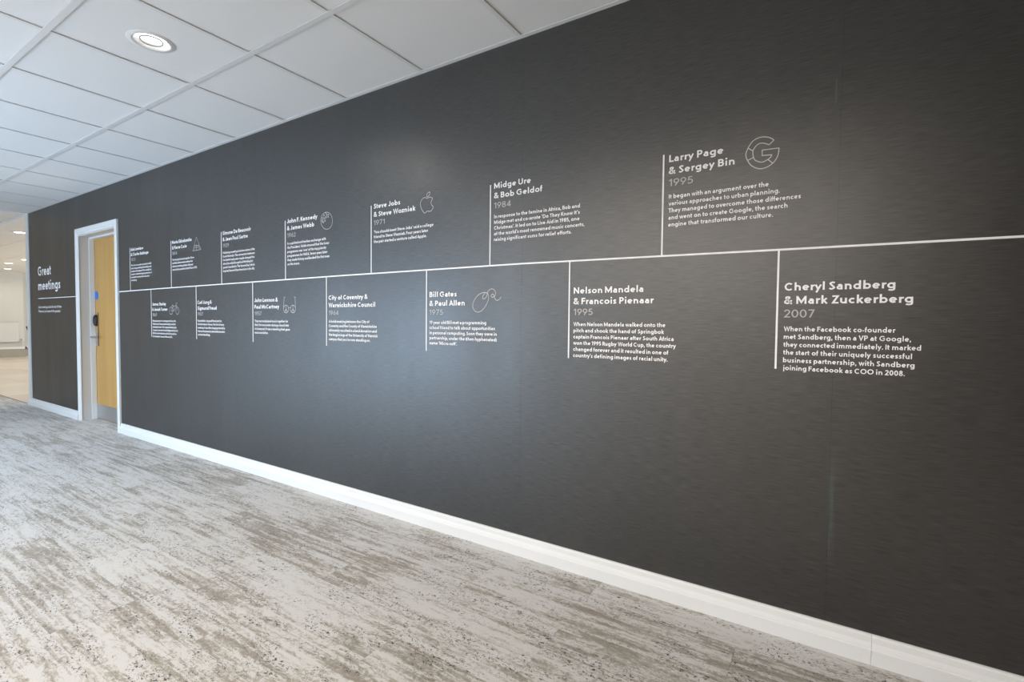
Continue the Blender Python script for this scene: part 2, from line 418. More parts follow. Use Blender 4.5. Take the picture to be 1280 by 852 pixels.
boxes('door_leaf', [(DX0+0.003, DX1-0.003, DY, DY+0.044, 0.006, DZ-0.015)], M_OAK, door, 0.0015)
boxes('kick_plate', [(DX0+0.012, DX1-0.012, DY-0.0015, DY+0.0, 0.012, 0.165)], M_STEEL, door)
bm = bmesh.new(); lathe(bm, [(0.0, DY-0.003), (0.046, DY-0.003), (0.047, DY-0.001), (0.047, DY)], -6.690, 1.345, 28, 'y')
mesh_obj('round_sign', bm, M_BLUE, door)['label'] = 'round blue mandatory sign on the door leaf'
hx = -6.690
hp = boxes('lever_handle', [(hx-0.024, hx+0.024, DY-0.008, DY, 0.80, 0.965)], M_STEEL, door, 0.003)
bm = bmesh.new(); tube(bm, [(hx, DY-0.005, 0.895), (hx, DY-0.045, 0.895), (hx+0.008, DY-0.058, 0.895), (hx+0.03, DY-0.062, 0.895), (hx+0.125, DY-0.062, 0.893)], 0.0095)
mesh_obj('lever', bm, M_STEEL, hp)
bm = bmesh.new(); lathe(bm, [(0.0, 0.0), (0.009, 0.0), (0.009, -0.008), (0.0, -0.008)], 0, 0, 14, 'y')
kc = mesh_obj('key_cylinder', bm, M_STEEL, hp); kc.location = (hx, DY-0.008, 0.835)
bm = bmesh.new()
rr = lathe(bm, [(0.001, -0.030), (0.020, -0.029), (0.030, -0.022), (0.034, 0.0)], 0, 0, 24, 'y')
for v in bm.verts: v.co.z *= 1.9
rd = mesh_obj('entry_reader', bm, M_BLACK, door, True); rd.location = (-6.703, DY, 1.075); rd['label'] = 'black oval entry reader'
boxes('lock_edge_strip', [(-6.664, -6.650, DY-0.006, DY, 0.80, 1.16)], M_BRONZE, door, 0.001)

# ---------------------------------------------------------------- window wall opposite, end walls (behind and beside the camera)
wz0, wz1 = WIN_Z; y1 = CORR_Y; y0 = CORR_Y-0.2
L = [(FLOOR_X0, 0.3, y0, y1, -0.007, wz0), (FLOOR_X0, 0.3, y0, y1, wz1, H+0.03)]
edges = [FLOOR_X0]+[e for w in WINDOWS for e in w]+[0.3]
for a, b in zip(edges[::2], edges[1::2]): L.append((a, b, y0, y1, wz0, wz1))
tag(boxes('wall_left', L, M_WHITE), 'white corridor wall with windows', kind='structure')
tag(boxes('wall_near', [(0.3, XR, y0, y1, -0.007, H+0.03), (XR, XR+0.2, y0, TW, -0.007, H+0.03)], M_CHAR), 'unseen charcoal wall added at the near end to darken reflections', kind='structure')  # dark stretch put out of view so the feature wall's right edge reflects little
for n, (a, b) in enumerate(WINDOWS):
    f = 0.05; mid = (a+b)/2; ya, yb = y0+0.05, y0+0.11
    w = boxes('window_%d' % (n+1), [(a, b, ya, yb, wz0, wz0+f), (a, b, ya, yb, wz1-f, wz1), (a, a+f, ya, yb, wz0+f, wz1-f), (b-f, b, ya, yb, wz0+f, wz1-f), (mid-f/2, mid+f/2, ya, yb, wz0+f, wz1-f)], M_GLOSSW)
    w['kind'] = 'structure'
    boxes('pane', [(a+f, mid-f/2, y0+0.078, y0+0.084, wz0+f, wz1-f)], M_GLASS, w); boxes('pane', [(mid+f/2, b-f, y0+0.078, y0+0.084, wz0+f, wz1-f)], M_GLASS, w)
    boxes('window_sill', [(a-0.04, b+0.04, y0+0.11, y1+0.05, wz0-0.03, wz0)], M_GLOSSW, w, 0.004)
# far room: end wall with a shallow pier, side wall, back of the dark wall
FX = -19.3
tag(boxes('wall_far', [(FLOOR_X0, FX, CORR_Y-0.2, 2.40, -0.01, H+0.03), (FLOOR_X0, FX-0.55, 2.40, 6.2, -0.01, H+0.03)], M_FARWALL), 'pale grey end wall of the bright room', kind='structure')
tag(boxes('wall_back', [(FX-0.55, XE, 6.0, 6.2, -0.01, H+0.03), (XE, XE+0.2, TW, 6.2, -0.01, H+0.03)], M_FARWALL), 'side walls of the bright room behind the dark wall', kind='structure')
fb = boxes('trim_2', [(FX, FX+0.02, 0.0, 2.42, 0, 0.23), (FX-0.55, FX-0.53, 2.42, 6.0, 0, 0.23), (FX-0.55, FX, 2.40, 2.42, 0, 0.23)], M_PIPEBOX)
boxes('top_ledge', [(FX, FX+0.035, 0.0, 2.435, 0.23, 0.29), (FX-0.55, FX-0.515, 2.435, 6.0, 0.23, 0.29), (FX-0.55, FX+0.035, 2.40, 2.435, 0.23, 0.29)], M_GLOSSW, fb)
fb['kind'] = 'structure'; fb['label'] = 'deep boxed skirting along the end wall of the bright room'

# radiator on the far wall
rad = empty('radiator', (FX+0.002, 1.45, 0.43)); tag(rad, 'white panel radiator low on the far wall left of the dark wall', 'radiator')
def rel(name, L, mat, bevel=0):
    o = boxes(name, [(a-FX, b-FX, c-1.45, d-1.45, e-0.43, f-0.43) for a, b, c, d, e, f in L], mat, rad, bevel); return o
rel('front_panel', [(FX+0.09, FX+0.105, 0.75, 2.26, 0.43, 0.97)], M_RAD, 0.005)
rel('rear_panel', [(FX+0.035, FX+0.05, 0.77, 2.24, 0.44, 0.96)], M_RAD, 0.004)
rel('side_cover', [(FX+0.035, FX+0.105, 2.26, 2.266, 0.45, 0.96)], M_RAD)
rel('top_grille', [(FX+0.035, FX+0.10, 0.77+0.03*i, 0.785+0.03*i, 0.962, 0.972) for i in range(49)], M_RAD)
for q in (1.0, 1.9): rel('bracket', [(FX, FX+0.035, q, q+0.04, 0.5, 0.9)], M_STEEL)
bm = bmesh.new(); tube(bm, [(0.07, 0.81, 0.03), (0.07, 0.88, 0.03), (0.07, 0.89, 0.0), (0.07, 0.89, -0.13)], 0.012); mesh_obj('pipe', bm, M_STEEL, rad)
bm = bmesh.new(); tube(bm, [(0.07, 0.89, 0.02), (0.07, 0.89, 0.09)], 0.026); mesh_obj('valve', bm, M_RAD, rad)

# black chair mostly hidden behind the end of the wall (its back corner shows)
ch = empty('chair', (-13.9, 1.425, 0)); ch.rotation_euler = (0, 0, math.pi/2); tag(ch, 'black chair back showing past the left end of the dark wall', 'chair')
boxes('seat', [(-0.11, 0.24, 0.0, 0.42, 0.43, 0.47)], M_BLACK, ch, 0.012)
bm = bmesh.new()
vs = [(-0.235, -0.06, 0.93), (0.235, -0.06, 0.93), (0.10, 0.0, 0.50), (-0.10, 0.0, 0.50)]
a = [bm.verts.new(v) for v in vs]; b = [bm.verts.new((x, y+0.03, z)) for x, y, z in vs]
bm.faces.new(a); bm.faces.new(b[::-1])
for i in range(4): bm.faces.new((a[i], a[(i+1) % 4], b[(i+1) % 4], b[i]))
bmesh.ops.bevel(bm, geom=bm.edges[:], offset=0.008, segments=2, affect='EDGES')
mesh_obj('backrest', bm, M_BLACK, ch)
for x in (-0.08, 0.21):
    for y in (0.02, 0.40):
        bm = bmesh.new(); tube(bm, [(x*1.05, y, 0.0), (x, y, 0.435)], 0.012, 8); mesh_obj('leg', bm, M_STEEL, ch)
bm = bmesh.new(); tube(bm, [(0, 0.03, 0.44), (0, 0.03, 0.55), (0, 0.01, 0.66)], 0.012, 8); mesh_obj('back_support', bm, M_STEEL, ch)

# ---------------------------------------------------------------- ceiling lights
def downlight(x, y, label, power, mat, z=H+TH, r=0.088, detail=True):
    t = empty('downlight', (x, y, z)); tag(t, label, 'ceiling light', 'recessed round downlights')
    bm = bmesh.new(); lathe(bm, [(r*0.80, 0.002), (r*0.82, -0.003), (r*0.90, -0.006), (r*0.93, -0.0035), (r*1.04, -0.004), (r*1.10, 0.0)], 0, 0, 40); mesh_obj('bezel', bm, M_TEE, t, True)
    if detail:
        bm = bmesh.new(); lathe(bm, [(r*0.80, 0.0), (r*0.70, 0.012), (r*0.64, 0.018)], 0, 0, 40); mesh_obj('reflector', bm, M_REFL, t, True)
        bm = bmesh.new(); lathe(bm, [(r*0.47, 0.006), (r*0.49, 0.000), (r*0.53, -0.001), (r*0.54, 0.006), (r*0.47, 0.006)], 0, 0, 40); mesh_obj('lamp_ring', bm, M_RING, t, True)
    zz = 0.0165 if detail else -0.003
    bm = bmesh.new(); rs = lathe(bm, [(r*0.645, zz), (r*0.66, zz+0.003)], 0, 0, 40); bm.faces.new(rs[0]); mesh_obj('diffuser', bm, mat, t)
    l = bpy.data.lights.new('lamp', 'SPOT'); l.energy = power; l.spot_size = math.radians(165); l.spot_blend = 0.5; l.shadow_soft_size = 0.05
    l.color = (1.0, 0.91, 0.81)
    lo = bpy.data.objects.new('lamp', l); C.objects.link(lo); lo.parent = t; lo.location = (0, 0, -0.02)
    return t
where = ['round recessed downlight in the ceiling tile above the left part of the corridor', ]
for (x, y) in lamps_at:
    near = abs(x-LX) < 0.1 and y > -1.2
    downlight(x, y, 'round recessed downlight glowing in the ceiling, the only one in the corridor grid' if near else 'unseen fill downlight added near the windows, %s' % ('farthest of the five from the dark end wall' if x < -7 else 'fourth from the dark end wall' if x < -5 else 'third from the dark end wall' if x < -2 else 'second from the dark end wall' if x < -1 else 'nearest the dark end wall'), LAMP_W['wall_row' if near else 'far' if x < -4 else 'mid' if x < -2 else 'near'], M_LAMP)
for n, (x, y, lab) in enumerate([(-10.4, 0.37, 'nearest downlight in the bright room, just left of the dark wall top'), (-15.1, 1.5, 'middle downlight of the bright room, close to the wall end'), (-16.4, 1.5, 'small downlight of the bright room towards its end wall'), (-18.3, 1.88, 'downlight of the bright room nearest its end wall, at the left frame edge'), (-12.5, 3.2, 'bright room downlight hidden behind the dark wall')]):
    downlight(x, y, lab, FAR_LAMP_W, M_FLAMP, H+TH, 0.10, False)

# ---------------------------------------------------------------- lettering: a stroke alphabet drawn as ribbons
XH = 0.68
def E(cx, cy, rx, ry, a0, a1, n):
    k = max(2, int(math.ceil(abs(a1-a0)/90.0*n)))
    return [(cx+rx*math.cos(math.radians(a0+(a1-a0)*i/k)), cy+ry*math.sin(math.radians(a0+(a1-a0)*i/k))) for i in range(k+1)]
def spline(P, n, closed=False):
    out = []; N = len(P)
    for i in range(N if closed else N-1):
        if closed: p0, p1, p2, p3 = P[i-1], P[i], P[(i+1) % N], P[(i+2) % N]
        else: p0, p1, p2, p3 = P[max(i-1, 0)], P[i], P[i+1], P[min(i+2, N-1)]
        for k in range(n):
            t = k/n
            out.append(tuple(0.5*(2*b+(c-a)*t+(2*a-5*b+4*c-d)*t*t+(3*b-a-3*c+d)*t*t*t) for a, b, c, d in zip(p0, p1, p2, p3)))
    if not closed: out.append(P[-1])
    return out
def glyph(c, w, n):
    """strokes, ink width, left and right side class; w is the stroke weight, cap height is 1"""
    h = w/2; X = XH; t = 1-h
    def O(W, lo, hi): return E(W/2, (lo+hi)/2, W/2-h, (hi-lo)/2-h, 0, 360, n)
    S = lambda W, *s, l='s', r='s': (list(s), W, l, r)
    if c == 'a': W = .54; xr = W-h; cx = (h+.04+xr)/2; b = h+.17; return S(W, E(cx, X-h-.17, (xr-h-.04)/2, .17, 150, 0, n)+[(xr, 0)], [(xr, .40), (b, .40)]+E(b, (.40+h)/2, .17, (.40-h)/2, 95, 265, n)+E(b, h+.17, xr-b, .17, 272, 345, n), l='r')
    if c == 'b': W = .66; return S(W, [(h, 0), (h, 1.05)], O(W, 0, X), r='r')
    if c == 'd': W = .66; return S(W, [(W-h, 0), (W-h, 1.05)], O(W, 0, X), l='r')
    if c == 'p': W = .66; return S(W, [(h, -.3), (h, X)], O(W, 0, X), r='r')
    if c == 'q': W = .66; return S(W, [(W-h, -.3), (W-h, X)], O(W, 0, X), l='r')
    if c == 'g': W = .66; return S(W, O(W, 0, X), [(W-h, X), (W-h, -.08)]+E(W/2, -.08, W/2-h, .22-h, 0, -150, n), l='r')
    if c == 'c': W = .54; return S(W, E(.58*W, X/2, .58*W-h, X/2-h, 45, 315, n), l='r', r='r')
    if c == 'e': W = .64; return S(W, E(W/2, X/2, W/2-h, X/2-h, 0, 318, n), [(h, X/2), (W-h*1.2, X/2)], l='r', r='r')
    if c == 'f': W = .38; return S(W, [(.16, 0), (.16, 1.04-h-.15)]+E(.31, 1.04-h-.15, .15, .15, 175, 80, n), [(0, X-h), (.36, X-h)], l='d', r='d')
    if c == 'h': W = .60; return S(W, [(h, 0), (h, 1.05)], [(W-h, 0), (W-h, X-h-.22)]+E(W/2, X-h-.22, W/2-h, .22, 5, 180, n))
    if c == 'n': W = .60; return S(W, [(h, 0), (h, X)], [(W-h, 0), (W-h, X-h-.22)]+E(W/2, X-h-.22, W/2-h, .22, 5, 180, n))
    if c == 'm':
        W = .96; q = W/2; r_ = (q-h)/2
        return S(W, [(h, 0), (h, X)], [(q, 0), (q, X-h-.2)]+E(h+r_, X-h-.2, r_, .2, 5, 180, n), [(W-h, 0), (W-h, X-h-.2)]+E(q+r_, X-h-.2, r_, .2, 5, 180, n))
    if c == 'u': W = .60; return S(W, [(h, X), (h, h+.22)]+E(W/2, h+.22, W/2-h, .22, 185, 360, n), [(W-h, 0), (W-h, X)])
    if c == 'i': return S(w, [(h, 0), (h, X)], [(h, .84), (h, .84+w*1.1)])
    if c == 'j': W = w+.1; return S(W, [(W-h, X), (W-h, -.15)]+E(W-h-.12, -.15, .12, .12, 0, -80, n), [(W-h, .84), (W-h, .84+w*1.1)])
    if c == 'l': return S(w, [(h, 0), (h, 1.05)])
    if c == 'k': W = .56; return S(W, [(h, 0), (h, 1.05)], [(h, .27), (W-.08, X)], [(.21, .38), (W-.05, 0)], r='d')
    if c == 'o': W = .70; return S(W, O(W, 0, X), l='r', r='r')
    if c == 'r': W = .38; return S(W, [(h, 0), (h, X)], E(h+.23, X-h-.25, .23, .25, 180, 75, n), r='d')
    if c == 's': W = .46; return S(W, spline([(W-.05, X-.14), (W/2+.02, X-h), (h+.02, X-.18), (W/2, X/2), (W-h-.01, .17), (W/2-.02, h), (.04, .14)], n), l='r', r='r')
    if c == 't': W = .40; return S(W, [(.15, .90), (.15, h+.14)]+E(.29, h+.14, .14, .14, 185, 285, n), [(0, X-h), (.38, X-h)], l='d', r='d')
    if c == 'v': W = .60; return S(W, [(.06, X), (W/2, h*.7), (W-.06, X)], l='d', r='d')
    if c == 'w': W = .90; return S(W, [(.06, X), (.26, h*.7), (W/2, X-.05), (W-.26, h*.7), (W-.06, X)], l='d', r='d')
    if c == 'x': W = .56; return S(W, [(.06, X), (W-.06, 0)], [(.06, 0), (W-.06, X)], l='d', r='d')
    if c == 'y': W = .60; return S(W, [(.06, X), (W/2, .05)], [(W-.06, X), (W/2-.17, -.3)], l='d', r='d')
    if c == 'z': W = .50; return S(W, [(.03, X-h), (W-.09, X-h), (.09, h), (W-.02, h)], l='d', r='d')
    if c == 'A': W = .80; return S(W, [(.06, 0), (W/2, 1-h*.7), (W-.06, 0)], [(.18, .30), (W-.18, .30)], l='d', r='d')
    if c == 'B': W = .64; return S(W, [(h, 0), (h, 1)], [(h, t), (.33, t)]+E(.34, (t+.53)/2, W-.04-h-.34, (t-.53)/2, 90, -90, n)+[(h, .53)], [(.33, .53)]+E(.34, (.53+h)/2, W-h-.34, (.53-h)/2, 90, -90, n)+[(h, h)], r='r')
    if c == 'C': W = .82; return S(W, E(.54*W, .5, .54*W-h, .5-h, 45, 315, n), l='r', r='r')
    if c == 'D': W = .82; return S(W, [(h, 0), (h, 1)], [(h, t), (.32, t)]+E(.33, .5, W-h-.33, .5-h, 88, -88, n)+[(.32, h), (h, h)], r='r')
    if c == 'E': W = .58; return S(W, [(h, 0), (h, 1)], [(h, t), (W, t)], [(h, .52), (W-.05, .52)], [(h, h), (W, h)])
    if c == 'F': W = .56; return S(W, [(h, 0), (h, 1)], [(h, t), (W, t)], [(h, .52), (W-.05, .52)], r='d')
    if c == 'G': W = .90; return S(W, E(.49, .5, .49-h, .5-h, 45, 322, n)+[(W-h-.02, .21), (W-h-.02, .50), (.52, .50)], l='r')
    if c == 'H': W = .76; return S(W, [(h, 0), (h, 1)], [(W-h, 0), (W-h, 1)], [(h, .52), (W-h, .52)])
    if c == 'I': return S(w, [(h, 0), (h, 1)])
    if c == 'J': W = .50; return S(W, [(W-h, 1), (W-h, h+.22)]+E(W/2, h+.22, W/2-h, .22, 0, -165, n), l='d')
    if c == 'K': W = .70; return S(W, [(h, 0), (h, 1)], [(h, .40), (W-.09, 1)], [(.25, .56), (W-.06, 0)], r='d')
    if c == 'L': W = .52; return S(W, [(h, 1), (h, 0)], [(h, h), (W, h)], r='d')
    if c == 'M': W = .96; return S(W, [(h, 0), (h, 1)], [(W-h, 0), (W-h, 1)], [(h*1.1, .93), (W/2, .20), (W-h*1.1, .93)])
    if c == 'N': W = .80; return S(W, [(h, 0), (h, 1)], [(W-h, 0), (W-h, 1)], [(h, .95), (W-h, .05)])
    if c == 'O': W = .98; return S(W, O(W, 0, 1), l='r', r='r')
    if c in 'PR':
        W = .60; s = [[(h, 0), (h, 1)], [(h, t), (.31, t)]+E(.32, (t+.45)/2, W-h-.32, (t-.45)/2, 88, -88, n)+[(.31, .45), (h, .45)]]
        if c == 'R': s.append([(.30, .45), (W-.05, 0)])
        return (s, W, 's', 'r' if c == 'P' else 'd')
    if c == 'S': W = .58; return S(W, spline([(W-.06, .84), (W/2+.03, t), (h+.04, .76), (W/2, .52), (W-h-.01, .26), (W/2-.03, h), (.04, .18)], n), l='r', r='r')
    if c == 'T': W = .64; return S(W, [(W/2, 0), (W/2, 1)], [(0, t), (W, t)], l='d', r='d')
    if c == 'U': W = .74; return S(W, [(h, 1), (h, .34)]+E(W/2, .34, W/2-h, .34-h, 180, 360, n)+[(W-h, 1)])
    if c == 'V': W = .76; return S(W, [(.06, 1), (W/2, h*.7), (W-.06, 1)], l='d', r='d')
    if c == 'W': W = 1.12; return S(W, [(.06, 1), (.31, h*.7), (W/2, .93), (W-.31, h*.7), (W-.06, 1)], l='d', r='d')
    if c == 'Y': W = .72; return S(W, [(.07, 1), (W/2, .44)], [(W-.07, 1), (W/2, .44), (W/2, 0)], l='d', r='d')
    if c == 'Z': W = .62; return S(W, [(.04, t), (W-.10, t), (.10, h), (W-.02, h)], l='d', r='d')
    if c == '0': W = .60; return S(W, O(W, 0, 1), l='r', r='r')
    if c == '1': W = .38; return S(W, [(W-h-.04, 0), (W-h-.04, 1)], [(W-h-.04, .95), (.03, .74)], r='r')
    if c == '2': W = .56; return S(W, E(.28, .70, .26-h*.8, .30-h, 170, -25, n)+[(.10, h), (W, h)], l='r', r='r')
    if c == '3': W = .54; return S(W, E(.25, .74, .22-h*.6, .26-h*.9, 150, -80, n)+[(.2, .52)], [(.2, .52)]+E(.25, .28, .28-h, .28-h*.9, 85, -150, n), l='r', r='r')
    if c == '4': W = .62; return S(W, [(W-.17, 0), (W-.17, 1)], [(W-.17, .95), (.08, .27)], [(.03, .25), (W, .25)], l='r', r='r')
    if c == '5': W = .56; return S(W, [(W-.06, t), (.15, t), (.11, .55)]+E(.25, .33, .31-h, .33-h, 118, -145, n), l='r', r='r')
    if c in '69':
        W = .60; s = [E(W/2, .33, W/2-h, .33-h, 0, 360, n), [(h+.04, .42), (W-.18, 1)]]
        if c == '9': s = [[(W-x, 1-y) for x, y in q] for q in s]
        return (s, W, 'r', 'r')
    if c == '7': W = .56; return S(W, [(.03, t), (W-.07, t), (.17, 0)], l='r', r='r')
    if c == '8': W = .58; return S(W, E(W/2, .75, W/2-h-.04, .25-h*.8, 0, 360, n), E(W/2, .28, W/2-h, .28-h*.8, 0, 360, n), l='r', r='r')
    if c == '&': W = .78; return S(W, spline([(W-.05, .0), (.40, .42), (.20, .68), (.19, .86), (.34, t), (.48, .86), (.44, .68), (.25, .52), (.10, .36), (.09, .18), (.26, h), (.44, .11), (.58, .26), (W-.08, .48)], n), l='r', r='d')
    if c == '.': return S(w, [(h, 0), (h, w*1.1)], l='r', r='r')
    if c == ',': return S(w, [(h+.01, w*1.1), (h-.03, -.16)], l='r', r='r')
    if c in "'`": return S(w, [(h, 1.02), (h, .72)], l='r', r='r')
    if c == '-': W = .30; return S(W, [(0, .30), (W, .30)], l='r', r='r')
    if c == '(': W = .26; return S(W, E(.5, .38, .5-h, .68, 140, 220, n), l='r', r='d')
    if c == ')': W = .26; return S(W, E(W-.5, .38, .5-h, .68, 40, -40, n), l='d', r='r')
    return ([], .2, 'r', 'r')
GAP = {'s': .095, 'r': .055, 'd': .012}
def ribbon(P, w):
    Q = [P[0]]
    for p in P[1:]:
        if (p[0]-Q[-1][0])**2+(p[1]-Q[-1][1])**2 > 1e-8: Q.append(p)
    closed = len(Q) > 3 and (Q[0][0]-Q[-1][0])**2+(Q[0][1]-Q[-1][1])**2 < 1e-7
    if closed: Q = Q[:-1]
    N = len(Q); L = []; R = []
    for i in range(N):
        a = Q[i-1] if (i or closed) else None; b = Q[(i+1) % N] if (i < N-1 or closed) else None; p = Q[i]
        def nrm(u, v): d = math.hypot(v[0]-u[0], v[1]-u[1]) or 1; return (-(v[1]-u[1])/d, (v[0]-u[0])/d)
        if a is None: n_ = nrm(p, b); k = 1
        elif b is None: n_ = nrm(a, p); k = 1
        else:
            n1, n2 = nrm(a, p), nrm(p, b); sx, sy = n1[0]+n2[0], n1[1]+n2[1]; l = math.hypot(sx, sy) or 1
            n_ = (sx/l, sy/l); c = n_[0]*n1[0]+n_[1]*n1[1]; k = 1/max(c, 0.42)
        L.append((p[0]+n_[0]*k*w/2, p[1]+n_[1]*k*w/2)); R.append((p[0]-n_[0]*k*w/2, p[1]-n_[1]*k*w/2))
    return L, R, closed
class Ink:
    def __init__(s): s.v = []; s.f = []
    def strip(s, L, R, closed, fn):
        b = len(s.v); N = len(L); s.v += [fn(*p) for p in L]+[fn(*p) for p in R]
        for i in range(N if closed else N-1):
            j = (i+1) % N; s.f.append((b+i, b+N+i, b+N+j, b+j))
    def line(s, text, x, z, cap, width, w, n):
        """text set from x on baseline z, cap height cap, stretched to the measured width"""
        cur = 0; G = []; prev = None
        for ch in text:
            if ch == ' ': cur += .38; prev = None; continue
            st, W, l, r = glyph(ch, w, n)
            if prev is not None: cur += GAP[prev]+GAP[l]
            G.append((cur, st)); cur += W; prev = r
        sx = width/cur if width else cap
        for off, st in G:
            for q, P in enumerate(st):
                L, R, c = ribbon(P, w); yy = INK_Y-0.00006*q
                s.strip(L, R, c, lambda px, pz: (x+(off+px)*sx, yy, z+pz*cap))
    def path(s, P, w):
        s.q = getattr(s, 'q', 0)+1; yy = INK_Y-0.00003*s.q
        L, R, c = ribbon(P, w); s.strip(L, R, c, lambda a, b: (a, yy, b))
    def build(s, name, mat, parent):
        me = bpy.data.meshes.new(name); o = parent.matrix_world if False else parent.location
        me.from_pydata([(a-o.x, b-o.y, c-o.z) for a, b, c in s.v], [], s.f); me.materials.append(mat)
        ob = bpy.data.objects.new(name, me); C.objects.link(ob); ob.parent = parent; return ob
INK_Y = -0.0016
def bar(x0, x1, z0, z1, name, parent, mat=None):
    o = parent.location
    return boxes(name, [(x0-o.x, x1-o.x, INK_Y-0.0005-o.y, INK_Y+0.0006-o.y, z0-o.z, z1-o.z)], mat or M_LET, parent)

